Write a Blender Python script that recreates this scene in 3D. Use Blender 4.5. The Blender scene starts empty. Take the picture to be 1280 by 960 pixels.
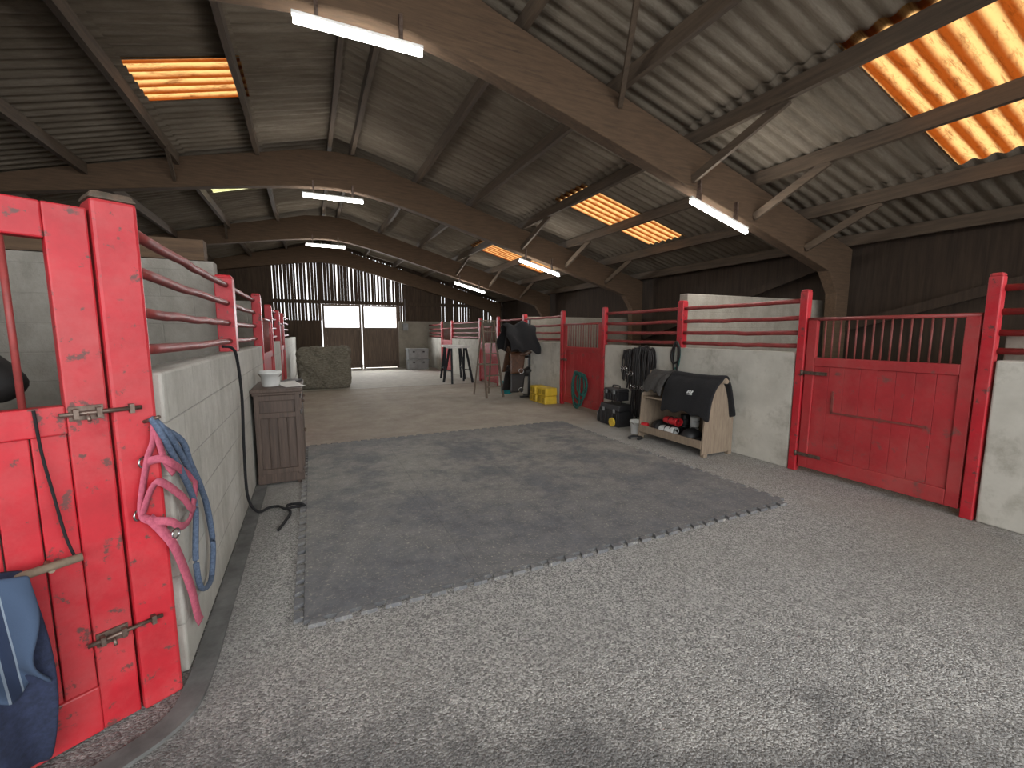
import bpy, bmesh, math, random
from mathutils import Vector, Matrix, noise
random.seed(7)
C = bpy.context.collection
sc = bpy.context.scene
try:
    sc.view_settings.view_transform = 'Standard'
except Exception: pass

# ------------------------------------------------------------------ materials
def base_mat(name):
    m = bpy.data.materials.new(name); m.use_nodes = True
    nt = m.node_tree; b = nt.nodes['Principled BSDF']
    return m, nt, b
def N(nt, t, **kw):
    n = nt.nodes.new(t)
    for k, v in kw.items():
        if hasattr(n, k): setattr(n, k, v)
        else: n.inputs[k].default_value = v
    return n
def L(nt, a, b): nt.links.new(a, b)
def rgba(c): return (c[0], c[1], c[2], 1)
def coords(nt, scale=(1,1,1), rot=(0,0,0)):
    tc = N(nt, 'ShaderNodeTexCoord'); mp = N(nt, 'ShaderNodeMapping')
    mp.inputs['Scale'].default_value = scale; mp.inputs['Rotation'].default_value = rot
    L(nt, tc.outputs['Object'], mp.inputs['Vector']); return mp.outputs[0]
def noise_n(nt, vec, scale, detail=5, rough=.6, dist=0):
    n = N(nt, 'ShaderNodeTexNoise'); n.inputs['Scale'].default_value = scale
    n.inputs['Detail'].default_value = detail; n.inputs['Roughness'].default_value = rough
    n.inputs['Distortion'].default_value = dist
    L(nt, vec, n.inputs['Vector']); return n.outputs[0]
def ramp(nt, fac, lo, hi, c0=(0,0,0), c1=(1,1,1)):
    r = N(nt, 'ShaderNodeValToRGB'); r.color_ramp.elements[0].position = lo; r.color_ramp.elements[1].position = hi
    r.color_ramp.elements[0].color = rgba(c0); r.color_ramp.elements[1].color = rgba(c1)
    L(nt, fac, r.inputs[0]); return r.outputs[0]
def mix(nt, fac, a, b, mode='MIX'):
    n = N(nt, 'ShaderNodeMix'); n.data_type = 'RGBA'; n.blend_type = mode
    for s, v in ((0, fac), (6, a), (7, b)):
        if isinstance(v, (int, float)): n.inputs[s].default_value = v
        elif isinstance(v, tuple): n.inputs[s].default_value = rgba(v)
        else: L(nt, v, n.inputs[s])
    return n.outputs[2]
def math_n(nt, op, a, b=0.0, clamp=False):
    n = N(nt, 'ShaderNodeMath'); n.operation = op; n.use_clamp = clamp
    for i, v in enumerate((a, b)):
        if isinstance(v, (int, float)): n.inputs[i].default_value = v
        else: L(nt, v, n.inputs[i])
    return n.outputs[0]
def maprange(nt, v, a, b, c=0.0, d=1.0):
    n = N(nt, 'ShaderNodeMapRange'); n.interpolation_type = 'SMOOTHSTEP'
    L(nt, v, n.inputs[0])
    for i, x in enumerate((a, b, c, d)): n.inputs[i+1].default_value = x
    return n.outputs[0]
def bump(nt, b, h, strength=.3, dist=.01):
    n = N(nt, 'ShaderNodeBump'); n.inputs['Strength'].default_value = strength; n.inputs['Distance'].default_value = dist
    L(nt, h, n.inputs['Height']); L(nt, n.outputs[0], b.inputs['Normal'])

def simple(name, c1, c2=None, scale=6, lo=.35, hi=.65, rough=.7, bmp=.2, sc3=(1,1,1), metal=0, spots=None, spot_lo=.62, spot_hi=.66, spot_scale=9, dist=.01, fade=None):
    m, nt, b = base_mat(name)
    c2 = c2 or tuple(x*.75 for x in c1)
    v = coords(nt, sc3)
    nz = noise_n(nt, v, scale, 8, .65)
    col = ramp(nt, nz, lo, hi, c2, c1)
    if fade:
        f = noise_n(nt, v, 1.8, 9, .75)
        col = mix(nt, math_n(nt, 'MULTIPLY', ramp(nt, f, .45, .66), .6), col, fade)
    if spots:
        s = noise_n(nt, v, spot_scale, 10, .7)
        col = mix(nt, ramp(nt, s, spot_lo, spot_hi), col, spots)
    L(nt, col, b.inputs['Base Color']); b.inputs['Roughness'].default_value = rough; b.inputs['Metallic'].default_value = metal
    if bmp: bump(nt, b, nz, bmp, dist)
    return m

RED = simple('red_gloss_paint', (.52,.014,.026), (.38,.012,.020), 5, rough=.5, bmp=.18, spots=(.13,.045,.04), spot_lo=.58, spot_hi=.625, spot_scale=15, fade=(.48,.085,.085))
REDF = simple('red_worn_paint', (.45,.028,.034), (.33,.022,.026), 4, rough=.6, bmp=.18, spots=(.17,.07,.06), spot_lo=.57, spot_hi=.68, spot_scale=8, fade=(.40,.085,.075))
REDR = simple('red_rail_paint', (.32,.045,.042), (.20,.036,.032), 14, rough=.55, bmp=.1)
BARM = simple('brownish_red_bar_paint', (.25,.055,.045), (.14,.038,.031), 14, rough=.6, bmp=.1)
TIMBER = simple('dusty_brown_glulam', (.130,.080,.045), (.066,.040,.023), 3.2, .28, .72, .9, .3, (1,7,11), spots=(.05,.032,.02), spot_lo=.55, spot_hi=.75, spot_scale=2)
PURL = simple('grey_brown_rough_timber', (.112,.078,.050), (.052,.036,.024), 3, .3, .7, .85, .3, (8,.7,8))
DARKWOOD = simple('dark_stained_boarding', (.052,.033,.020), (.022,.014,.009), 3, .3, .7, .95, .3, (7,7,.5))
FARWOOD = simple('brown_gable_boarding', (.085,.056,.036), (.035,.023,.015), 3, .3, .7, .95, .3, (7,7,.5))
GREYWOOD = simple('brown_weathered_boards', (.19,.14,.105), (.09,.066,.05), 3, .3, .7, .85, .3, (9,9,.6))
CABW = simple('dark_walnut_wood', (.125,.085,.065), (.06,.042,.033), 4, .3, .7, .6, .2, (14,14,.8))
PINE = simple('dusty_grey_pine', (.32,.25,.18), (.20,.15,.105), 5, .3, .7, .8, .15, (6,6,1))
LADW = simple('old_brown_ladder_wood', (.20,.15,.11), (.11,.082,.058), 5, .3, .7, .8, .15, (6,6,1))
STEEL = simple('rusty_steel', (.22,.17,.14), (.10,.06,.045), 25, rough=.5, metal=.7, bmp=.1)
CHROME = simple('dull_chrome', (.6,.6,.6), (.4,.4,.4), 20, rough=.25, metal=1, bmp=0)
BLACKL = simple('black_leather', (.018,.015,.014), (.008,.007,.007), 30, rough=.45, bmp=.1)
BROWNL = simple('brown_leather', (.10,.045,.022), (.05,.022,.012), 20, rough=.4, bmp=.1)
BLACKP = simple('black_plastic', (.022,.022,.024), (.014,.014,.015), 15, rough=.45, bmp=.05)
BLACKC = simple('black_cloth', (.014,.014,.016), (.007,.007,.008), 60, rough=.95, bmp=.3)
YEL = simple('yellow_plastic', (.72,.50,.04), (.55,.37,.03), 6, rough=.5, bmp=.05)
WHP = simple('white_plastic', (.75,.76,.74), (.62,.63,.61), 6, rough=.45, bmp=.03)
GRP = simple('grey_plastic', (.26,.27,.27), (.18,.19,.19), 6, rough=.5, bmp=.03)
TEALP = simple('teal_plastic', (.02,.30,.32), (.015,.22,.24), 6, rough=.45, bmp=.03)
PINK = simple('dusty_pink_webbing', (.56,.13,.19), (.40,.08,.13), 60, rough=.9, bmp=.3)
BLUER = simple('grey_blue_rope', (.13,.18,.27), (.06,.09,.15), 90, rough=.9, bmp=.6)
GREENR = simple('green_rope', (.03,.16,.13), (.012,.07,.06), 60, rough=.9, bmp=.5)
PAPER = simple('paper', (.75,.74,.70), (.65,.64,.6), 5, rough=.8, bmp=0)
REDP = simple('red_plastic', (.60,.02,.03), (.45,.015,.02), 5, rough=.4, bmp=0)
HORSE = simple('black_horse_coat', (.010,.008,.007), (.005,.004,.004), 12, rough=.7, bmp=.1)
HAY = simple('netted_hay', (.27,.25,.195), (.115,.105,.078), 16, .35, .65, .95, .9, (1,1,2.5), dist=.04)
PLY = simple('pale_concrete_plaster', (.60,.575,.51), (.44,.42,.365), 2.3, .3, .7, .9, .25, (1,1,1), spots=(.30,.275,.225), spot_lo=.51, spot_hi=.72, spot_scale=3)
DYEL = simple('dark_yellow_plastic', (.45,.30,.02), rough=.6)
CHAR = simple('charcoal_cloth', (.06,.056,.052), (.03,.028,.026), 50, rough=.95)

def strip_mat():
    m, nt, b = base_mat('tube_glow')
    b.inputs['Base Color'].default_value = (1,1,1,1)
    b.inputs['Emission Color'].default_value = (1,.98,.95,1); b.inputs['Emission Strength'].default_value = 30
    return m
GLOW = strip_mat()

def block_mat(name, c1, c2, mort, ax='Y', mk=.6, stain=(.30,.29,.25)):
    m, nt, b = base_mat(name)
    tc = N(nt, 'ShaderNodeTexCoord'); sp = N(nt, 'ShaderNodeSeparateXYZ'); L(nt, tc.outputs['Object'], sp.inputs[0])
    cb = N(nt, 'ShaderNodeCombineXYZ'); L(nt, sp.outputs[1 if ax == 'Y' else 0], cb.inputs[0]); L(nt, sp.outputs[2], cb.inputs[1])
    br = N(nt, 'ShaderNodeTexBrick'); L(nt, cb.outputs[0], br.inputs[0])
    br.inputs['Scale'].default_value = 1; br.inputs['Brick Width'].default_value = .45; br.inputs['Row Height'].default_value = .225
    br.inputs['Mortar Size'].default_value = .006; br.inputs['Mortar Smooth'].default_value = .6
    nz = noise_n(nt, tc.outputs['Object'], 4, 9, .7)
    nz2 = noise_n(nt, tc.outputs['Object'], 40, 5, .7)
    nz3 = noise_n(nt, coords(nt, (1,1,.45)), 3.1, 9, .75)
    col = ramp(nt, nz, .3, .7, c2, c1)
    col = mix(nt, math_n(nt, 'MULTIPLY', ramp(nt, nz3, .46, .68), .75), col, stain)
    col = mix(nt, math_n(nt, 'MULTIPLY', br.outputs['Fac'], mk), col, mort)
    low = maprange(nt, sp.outputs[2], .0, .35, .35, 0)
    col = mix(nt, low, col, (.16,.15,.12))
    L(nt, col, b.inputs['Base Color']); b.inputs['Roughness'].default_value = .9
    h = math_n(nt, 'SUBTRACT', math_n(nt, 'ADD', nz, math_n(nt, 'MULTIPLY', nz2, .5)), math_n(nt, 'MULTIPLY', br.outputs['Fac'], mk*2))
    bump(nt, b, h, .7, .012)
    return m
BLOCKW = block_mat('whitewashed_blockwork', (.60,.59,.54), (.44,.43,.385), (.34,.33,.30), mk=.32, stain=(.34,.33,.285))
BLOCKG = block_mat('grey_blockwork', (.33,.31,.27), (.22,.203,.175), (.18,.17,.15), 'X', mk=.15, stain=(.19,.178,.15))
BLOCKB = block_mat('beige_blockwork', (.36,.33,.275), (.25,.225,.185), (.2,.185,.155), 'X', mk=.1, stain=(.22,.20,.165))

def roof_mat():
    m, nt, b = base_mat('fibre_cement_sheet')
    v = coords(nt, (.6, 2.2, 1))
    n1 = noise_n(nt, v, 1.2, 9, .7); n2 = noise_n(nt, v, 14, 6, .75); n3 = noise_n(nt, coords(nt, (.35, 5, 1)), 2.5, 9, .8)
    col = ramp(nt, n1, .3, .72, (.165,.137,.104), (.275,.240,.192))
    col = mix(nt, math_n(nt, 'MULTIPLY', ramp(nt, n3, .41, .62), .7), col, (.112,.090,.066))
    col = mix(nt, math_n(nt, 'MULTIPLY', ramp(nt, n2, .5, .72), .7), col, (.145,.119,.090))
    L(nt, col, b.inputs['Base Color']); b.inputs['Roughness'].default_value = 1
    b.inputs['Specular IOR Level'].default_value = .1
    bump(nt, b, n2, .25, .01)
    return m
ROOF = roof_mat()
def sky_mat(name, c, c2):
    m, nt, b = base_mat(name)
    v = coords(nt, (1.2, 2.0, 1)); nz = noise_n(nt, v, 2.2, 9, .75, .4)
    nf = noise_n(nt, coords(nt, (1, 6, 1)), 3.5, 9, .75, .3)
    nd = noise_n(nt, coords(nt, (1, 1, 1)), 9, 9, .8)
    tc = N(nt, 'ShaderNodeTexCoord'); sp = N(nt, 'ShaderNodeSeparateXYZ'); L(nt, tc.outputs['Object'], sp.inputs[0])
    # darker colour along the corrugation valleys
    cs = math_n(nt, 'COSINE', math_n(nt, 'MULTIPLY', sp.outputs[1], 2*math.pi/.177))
    crest = maprange(nt, math_n(nt, 'ADD', cs, math_n(nt, 'MULTIPLY', math_n(nt, 'SUBTRACT', nz, .5), 1.2)), -.8, .9, 0, 1)
    col = mix(nt, crest, c2, c)
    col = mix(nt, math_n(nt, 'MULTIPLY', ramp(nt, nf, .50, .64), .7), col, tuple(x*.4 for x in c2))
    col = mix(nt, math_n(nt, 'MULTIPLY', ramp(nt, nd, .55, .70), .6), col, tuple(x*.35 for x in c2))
    tr = N(nt, 'ShaderNodeBsdfTranslucent'); L(nt, col, tr.inputs[0])
    b.inputs['Roughness'].default_value = .5; L(nt, col, b.inputs['Base Color'])
    mx = N(nt, 'ShaderNodeMixShader'); mx.inputs[0].default_value = .12
    L(nt, tr.outputs[0], mx.inputs[1]); L(nt, b.outputs[0], mx.inputs[2])
    out = nt.nodes['Material Output']; L(nt, mx.outputs[0], out.inputs[0])
    return m
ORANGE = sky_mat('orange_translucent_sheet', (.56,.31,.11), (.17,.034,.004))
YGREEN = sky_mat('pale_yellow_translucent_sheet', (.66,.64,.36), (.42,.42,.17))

def floor_mat():
    m, nt, b = base_mat('pebbly_worn_concrete')
    tc = N(nt, 'ShaderNodeTexCoord'); P = tc.outputs['Object']
    sp = N(nt, 'ShaderNodeSeparateXYZ'); L(nt, P, sp.inputs[0]); X, Y = sp.outputs[0], sp.outputs[1]
    big = noise_n(nt, P, .8, 6, .6); med = noise_n(nt, P, 5, 8, .7); fine = noise_n(nt, P, 110, 6, .75)
    vo = N(nt, 'ShaderNodeTexVoronoi'); vo.inputs['Scale'].default_value = 125; L(nt, P, vo.inputs['Vector'])
    sv = N(nt, 'ShaderNodeSeparateColor'); L(nt, vo.outputs['Color'], sv.inputs[0])
    cem = ramp(nt, med, .3, .7, (.235,.229,.217), (.385,.376,.355))
    peb = ramp(nt, math_n(nt, 'ADD', math_n(nt, 'MULTIPLY', sv.outputs[0], .6), math_n(nt, 'MULTIPLY', fine, .4)), .22, .80, (.13,.127,.121), (.66,.645,.61))
    nearf = maprange(nt, math_n(nt, 'ADD', Y, math_n(nt, 'MULTIPLY', big, 3)), 4.5, 7.5, .92, .15)
    pm = math_n(nt, 'MULTIPLY', nearf, maprange(nt, noise_n(nt, P, 2.2, 6, .7), .30, .62, .7, 1))
    col = mix(nt, pm, cem, peb)
    scum = ramp(nt, noise_n(nt, P, 11, 8, .7), .46, .70)
    col = mix(nt, math_n(nt, 'MULTIPLY', math_n(nt, 'MULTIPLY', scum, nearf), .32), col, (.16,.156,.147))
    col = mix(nt, maprange(nt, big, .4, .65, 0, .18), col, (.34,.32,.28))
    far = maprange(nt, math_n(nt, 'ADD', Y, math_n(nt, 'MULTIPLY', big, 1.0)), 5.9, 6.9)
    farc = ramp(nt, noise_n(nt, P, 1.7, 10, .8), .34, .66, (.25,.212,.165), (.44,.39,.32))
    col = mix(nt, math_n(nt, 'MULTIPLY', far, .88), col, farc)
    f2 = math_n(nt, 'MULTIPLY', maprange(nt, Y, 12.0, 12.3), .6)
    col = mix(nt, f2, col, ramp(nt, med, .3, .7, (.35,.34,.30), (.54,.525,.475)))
    for g in (12.15, 16.7):
        line = math_n(nt, 'COMPARE', Y, g); line.node.inputs[2].default_value = .03
        col = mix(nt, math_n(nt, 'MULTIPLY', line, .7), col, (.05,.045,.035))
    wn = noise_n(nt, P, 1.5, 10, .75)
    D = math_n(nt, 'ADD', math_n(nt, 'MULTIPLY', X, .42), math_n(nt, 'MULTIPLY', Y, .908))
    w1 = maprange(nt, math_n(nt, 'ADD', D, math_n(nt, 'MULTIPLY', math_n(nt, 'SUBTRACT', wn, .5), 2.2)), 1.22, 1.66, 1, 0)
    w2x = maprange(nt, math_n(nt, 'ADD', X, math_n(nt, 'MULTIPLY', wn, 2.0)), 3.4, 4.6)
    w2y = maprange(nt, Y, 1.2, 2.4, 1, 0)
    w2 = math_n(nt, 'MULTIPLY', math_n(nt, 'MULTIPLY', w2x, w2y), .5)
    w1 = math_n(nt, 'MULTIPLY', w1, .8)
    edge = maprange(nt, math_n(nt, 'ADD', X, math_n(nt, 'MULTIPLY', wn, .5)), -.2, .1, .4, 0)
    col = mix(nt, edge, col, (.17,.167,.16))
    col = mix(nt, w2, col, mix(nt, .4, (.14,.127,.108), col))
    col = mix(nt, w1, col, mix(nt, .25, (.06,.061,.063), col))
    tr = math_n(nt, 'MULTIPLY', math_n(nt, 'MULTIPLY', maprange(nt, X, 3.3, 4.2), maprange(nt, wn, .35, .6)), .35)
    col = mix(nt, tr, col, (.34,.31,.26))
    L(nt, col, b.inputs['Base Color'])
    L(nt, math_n(nt, 'SUBTRACT', .9, math_n(nt, 'MULTIPLY', w1, .3)), b.inputs['Roughness'])
    h = math_n(nt, 'ADD', math_n(nt, 'MULTIPLY', math_n(nt, 'SUBTRACT', 1.0, vo.outputs['Distance']), nearf), math_n(nt, 'MULTIPLY', math_n(nt, 'MULTIPLY', fine, nearf), .8))
    h = math_n(nt, 'ADD', h, math_n(nt, 'MULTIPLY', med, 1.8))
    bump(nt, b, h, .9, .012)
    return m
def mat_mat():
    m, nt, b = base_mat('dusty_dark_rubber')
    tc = N(nt, 'ShaderNodeTexCoord'); P = tc.outputs['Object']
    sp = N(nt, 'ShaderNodeSeparateXYZ'); L(nt, P, sp.inputs[0]); X, Y = sp.outputs[0], sp.outputs[1]
    n1 = noise_n(nt, P, 1.3, 9, .75); n2 = noise_n(nt, P, 45, 5, .8); n3 = noise_n(nt, P, 7, 9, .8)
    col = ramp(nt, n3, .3, .7, (.074,.077,.086), (.155,.159,.170))
    dm = math_n(nt, 'MULTIPLY', math_n(nt, 'MULTIPLY', maprange(nt, Y, .0, 2.6, .25, .85), maprange(nt, Y, 3.0, 3.8, 1, .45)), maprange(nt, n1, .38, .58))
    col = mix(nt, dm, col, ramp(nt, n3, .3, .7, (.18,.173,.158), (.34,.325,.285)))
    spk = math_n(nt, 'MULTIPLY', ramp(nt, n2, .56, .66), maprange(nt, n1, .38, .58, .35, 1))
    col = mix(nt, spk, col, (.48,.45,.37))
    scf = ramp(nt, noise_n(nt, coords(nt, (1,3,1), (0,0,.5)), 6, 10, .8, 1.2), .56, .68)
    col = mix(nt, math_n(nt, 'MULTIPLY', scf, .55), col, (.31,.30,.275))
    for A in (X, Y):
        fr = math_n(nt, 'FRACT', math_n(nt, 'DIVIDE', A, .9625))
        ln = math_n(nt, 'COMPARE', fr, .5); ln.node.inputs[2].default_value = .4965
        col = mix(nt, math_n(nt, 'MULTIPLY', math_n(nt, 'SUBTRACT', 1.0, ln), .3), col, (.04,.04,.04))
    L(nt, col, b.inputs['Base Color']); b.inputs['Roughness'].default_value = .78
    bump(nt, b, math_n(nt, 'ADD', n2, n3), .5, .005)
    return m
def rug_mat():
    m, nt, b = base_mat('blue_striped_rug')
    tc = N(nt, 'ShaderNodeTexCoord'); sp = N(nt, 'ShaderNodeSeparateXYZ'); L(nt, tc.outputs['Object'], sp.inputs[0])
    fr = math_n(nt, 'FRACT', math_n(nt, 'ADD', math_n(nt, 'MULTIPLY', sp.outputs[0], 9.5), math_n(nt, 'MULTIPLY', sp.outputs[2], .6)))
    r = N(nt, 'ShaderNodeValToRGB'); L(nt, fr, r.inputs[0]); r.color_ramp.interpolation = 'CONSTANT'
    e = r.color_ramp.elements; e[0].position = 0; e[0].color = (.045,.072,.125,1); e[1].position = .42; e[1].color = (.19,.23,.28,1)
    x = e.new(.48); x.color = (.016,.027,.06,1); x = e.new(.72); x.color = (.19,.23,.28,1); x = e.new(.76); x.color = (.045,.072,.125,1)
    nz = noise_n(nt, tc.outputs['Object'], 80, 4, .7)
    L(nt, r.outputs[0], b.inputs['Base Color']); b.inputs['Roughness'].default_value = .95; bump(nt, b, nz, .4, .003)
    return m
NAVY = simple('navy_cloth', (.020,.029,.068), (.010,.015,.036), 50, rough=.9, bmp=.3)

# ------------------------------------------------------------------ mesh builder
def cr(pts, n=8):
    P = [Vector(p) for p in pts]; out = []
    Q = [P[0]*2-P[1]] + P + [P[-1]*2-P[-2]]
    for i in range(1, len(Q)-2):
        a, b, c, d = Q[i-1:i+3]
        for k in range(n):
            t = k/n
            out.append(.5*((2*b)+(c-a)*t+(2*a-5*b+4*c-d)*t*t+(3*b-a-3*c+d)*t**3))
    out.append(P[-1]); return out
class MB:
    def __init__(s): s.bm = bmesh.new(); s.sm = []
    def box(s, c, size, rot=None, top=None):
        x, y, z = [v/2 for v in size]; R = rot or Matrix.Identity(3)
        tx, ty = top if top else (1, 1)
        vs = []
        for dz in (-1, 1):
            kx, ky = (tx, ty) if dz > 0 else (1, 1)
            for dx, dy in ((-1,-1),(1,-1),(1,1),(-1,1)):
                vs.append(s.bm.verts.new(Vector(c) + R @ Vector((dx*x*kx, dy*y*ky, dz*z))))
        for f in ((3,2,1,0),(4,5,6,7),(0,1,5,4),(1,2,6,5),(2,3,7,6),(3,0,4,7)):
            s.bm.faces.new([vs[i] for i in f])
        return s
    def beam(s, p0, p1, w, h, up=(0,0,1)):
        p0, p1 = Vector(p0), Vector(p1); T = (p1-p0).normalized(); U = Vector(up)
        S = T.cross(U).normalized(); U = S.cross(T).normalized()
        R = Matrix((S, T, U)).transposed()
        return s.box((p0+p1)/2, (w, (p1-p0).length, h), R)
    def sweep(s, pts, w, t=None, ref=(0,0,1), seg=8, closed=False, smooth=True, radii=None):
        t = w if t is None else t
        pts = [Vector(p) for p in pts]; rings = []; n = len(pts); ref = Vector(ref)
        for i, p in enumerate(pts):
            if closed: T = pts[(i+1) % n]-pts[i-1]
            else: T = pts[min(i+1, n-1)]-pts[max(i-1, 0)]
            T.normalize(); Nn = ref - T*ref.dot(T)
            if Nn.length < 1e-3: Nn = T.orthogonal()
            Nn.normalize(); B = T.cross(Nn); k = radii[i] if radii else 1
            rings.append([s.bm.verts.new(p + B*(w*k*math.cos(a)) + Nn*(t*k*math.sin(a))) for a in [2*math.pi*j/seg+math.pi/seg for j in range(seg)]])
        m = n if closed else n-1
        for i in range(m):
            a, b = rings[i], rings[(i+1) % n]
            for j in range(seg):
                f = s.bm.faces.new((a[j], a[(j+1) % seg], b[(j+1) % seg], b[j])); f.smooth = smooth
        if not closed:
            s.bm.faces.new(rings[0][::-1]); s.bm.faces.new(rings[-1])
        return s
    def cyl(s, p0, p1, r, r1=None, seg=16):
        return s.sweep([p0, p1], r, ref=(.3,.2,.9), seg=seg, radii=[1, (r1 if r1 is not None else r)/r])
    def lathe(s, prof, c=(0,0,0), seg=24):
        c = Vector(c); rings = []
        for r, z in prof:
            rings.append([s.bm.verts.new(c + Vector((r*math.cos(2*math.pi*j/seg), r*math.sin(2*math.pi*j/seg), z))) for j in range(seg)])
        for a, b in zip(rings, rings[1:]):
            for j in range(seg):
                f = s.bm.faces.new((a[j], a[(j+1) % seg], b[(j+1) % seg], b[j])); f.smooth = True
        s.bm.faces.new(rings[0][::-1]); s.bm.faces.new(rings[-1]); return s
    def grid(s, fn, nu, nv, smooth=True):
        V = [[s.bm.verts.new(fn(i/nu, j/nv)) for j in range(nv+1)] for i in range(nu+1)]
        for i in range(nu):
            for j in range(nv):
                f = s.bm.faces.new((V[i][j], V[i+1][j], V[i+1][j+1], V[i][j+1])); f.smooth = smooth
        return s
    def prism(s, poly, fn, d0, d1):
        a = [s.bm.verts.new(fn(p, d0)) for p in poly]; b = [s.bm.verts.new(fn(p, d1)) for p in poly]; n = len(poly)
        s.bm.faces.new(a[::-1]); s.bm.faces.new(b)
        for i in range(n): s.bm.faces.new((a[i], a[(i+1) % n], b[(i+1) % n], b[i]))
        return s
    def torus(s, c, R, r, normal=(0,0,1), seg=24, ref=None):
        c = Vector(c); nn = Vector(normal).normalized(); u = nn.orthogonal().normalized(); v = nn.cross(u)
        pts = [c+u*R*math.cos(2*math.pi*i/seg)+v*R*math.sin(2*math.pi*i/seg) for i in range(seg)]
        return s.sweep(pts, r, ref=nn, closed=True)
    def obj(s, name, mat, parent=None, loc=None, rotz=0, bevel=0, label=None, cat=None, group=None, kind=None, solid=0, sub=0, rot=None):
        bmesh.ops.recalc_face_normals(s.bm, faces=s.bm.faces)
        me = bpy.data.meshes.new(name); s.bm.to_mesh(me); s.bm.free(); me.materials.append(mat)
        o = bpy.data.objects.new(name, me); C.objects.link(o)
        if parent: o.parent = parent
        if loc: o.location = loc
        if rotz: o.rotation_euler[2] = rotz
        if rot: o.rotation_euler = rot
        if solid: x = o.modifiers.new('s', 'SOLIDIFY'); x.thickness = solid; x.offset = 0
        if sub: x = o.modifiers.new('u', 'SUBSURF'); x.levels = sub; x.render_levels = sub
        if bevel: x = o.modifiers.new('b', 'BEVEL'); x.width = bevel; x.segments = 2; x.limit_method = 'ANGLE'
        tag(o, label, cat, group, kind)
        return o
def tag(o, label=None, cat=None, group=None, kind=None):
    if label: o['label'] = label
    if cat: o['category'] = cat
    if group: o['group'] = group
    if kind: o['kind'] = kind
def thing(name, label, cat, loc=(0,0,0), rotz=0, group=None):
    e = bpy.data.objects.new(name, None); e.empty_display_size = .1; e.location = loc; e.rotation_euler[2] = rotz
    C.objects.link(e); tag(e, label, cat, group); return e
def dup(src, loc, rotz=None, label=None, scale=None):
    n = src.copy(); C.objects.link(n); n.location = loc
    if rotz is not None: n.rotation_euler[2] = rotz
    if label: n['label'] = label
    if scale: n.scale = scale
    def kids(a, b):
        for ch in list(a.children):
            k = ch.copy(); C.objects.link(k); k.parent = b; kids(ch, k)
    kids(src, n); return n

# ------------------------------------------------------------------ setting
RX = .6
def rz(d): return 5.22 - .28*d
Y0, Y1 = -4.2, 19.5
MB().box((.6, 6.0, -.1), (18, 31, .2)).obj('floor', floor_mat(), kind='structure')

def sheet(mb, sgn, d0, d1, ya, yb):
    n = max(4, int((yb-ya)/.0221))
    ov = .12
    def fn(u, v):
        y = ya+(yb-ya)*u; d = d0-ov+(d1-d0+ov)*v
        z = rz(d) - .022*(1-v) + .019*math.cos(2*math.pi*y/.177)
        return Vector((RX+sgn*d, y, z))
    mb.grid(fn, n, 1)
rowsR = [(.12,1.55),(1.55,4.0),(4.0,6.4),(6.4,7.95)]
rowsL = [(.12,1.35),(1.35,2.5),(2.5,4.9),(4.9,7.95)]
skyR = [(1.25,2.62),(6.75,7.67),(11.8,12.7)]
skyL = [(6.6,7.52),(10.8,11.72)]
mb = MB(); wn = 1
for sgn, rws, sk, row in ((1, rowsR, skyR, (4.0,6.4)), (-1, rowsL, skyL, (1.35,2.5))):
    for d0, d1 in rws:
        if (d0, d1) == row:
            y = Y0
            for a, b in sk:
                sheet(mb, sgn, d0, d1, y, a); y = b
            sheet(mb, sgn, d0, d1, y, Y1)
        else: sheet(mb, sgn, d0, d1, Y0, Y1)
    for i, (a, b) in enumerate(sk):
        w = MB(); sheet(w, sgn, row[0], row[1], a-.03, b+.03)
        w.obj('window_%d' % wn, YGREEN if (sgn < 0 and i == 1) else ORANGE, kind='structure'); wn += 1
mb.grid(lambda u, v: Vector((RX+(v-.5)*.5, Y0+(Y1-Y0)*u, 5.27-.28*abs((v-.5)*.5))), 40, 4)
mb.obj('ceiling', ROOF, kind='structure')

def under(d):
    k = .283 if d > 0 else .168
    return 4.26-k*(math.sqrt(d*d+.64)-.8)
def topf(d):
    return min(5.0-(.28 if d > 0 else .22)*abs(d), rz(abs(d))-.04)
def frame(y):
    poly = []
    ds = [-7.0+14.0*i/46 for i in range(47)]
    poly += [(-7.6, 0), (-7.6, topf(-7.6))]
    for d in (-6, -4, -2.4, -1.2): poly.append((d, topf(d)))
    poly += [(-.6, 4.885), (0, 4.93), (.6, 4.885)]
    for d in (1.2, 4): poly.append((d, topf(d)))
    poly += [(7.6, topf(7.6)), (7.6, 0), (7.32, 0), (7.26, 2.15)]
    for d in reversed(ds):
        z = under(d)
        if d < -5.5: z = min(z, under(-5.5)-(-d-5.5)*.55)
        poly.append((d, z))
    poly += [(-7.26, 2.15), (-7.32, 0)]
    return MB().prism(poly, lambda p, t: Vector((RX+p[0], t, p[1])), -.09, .09)
frames = [4.39, 9.39, 14.39]
f0 = frame(0).obj('portal_frame', TIMBER, loc=(0, frames[0], 0), bevel=.012, label='arched brown laminated timber portal frame carrying the barn roof', cat='roof beam', group='timber portal frames')
for y in frames[1:]+[19.1, -.61]: dup(f0, (0, y, 0))

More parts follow.
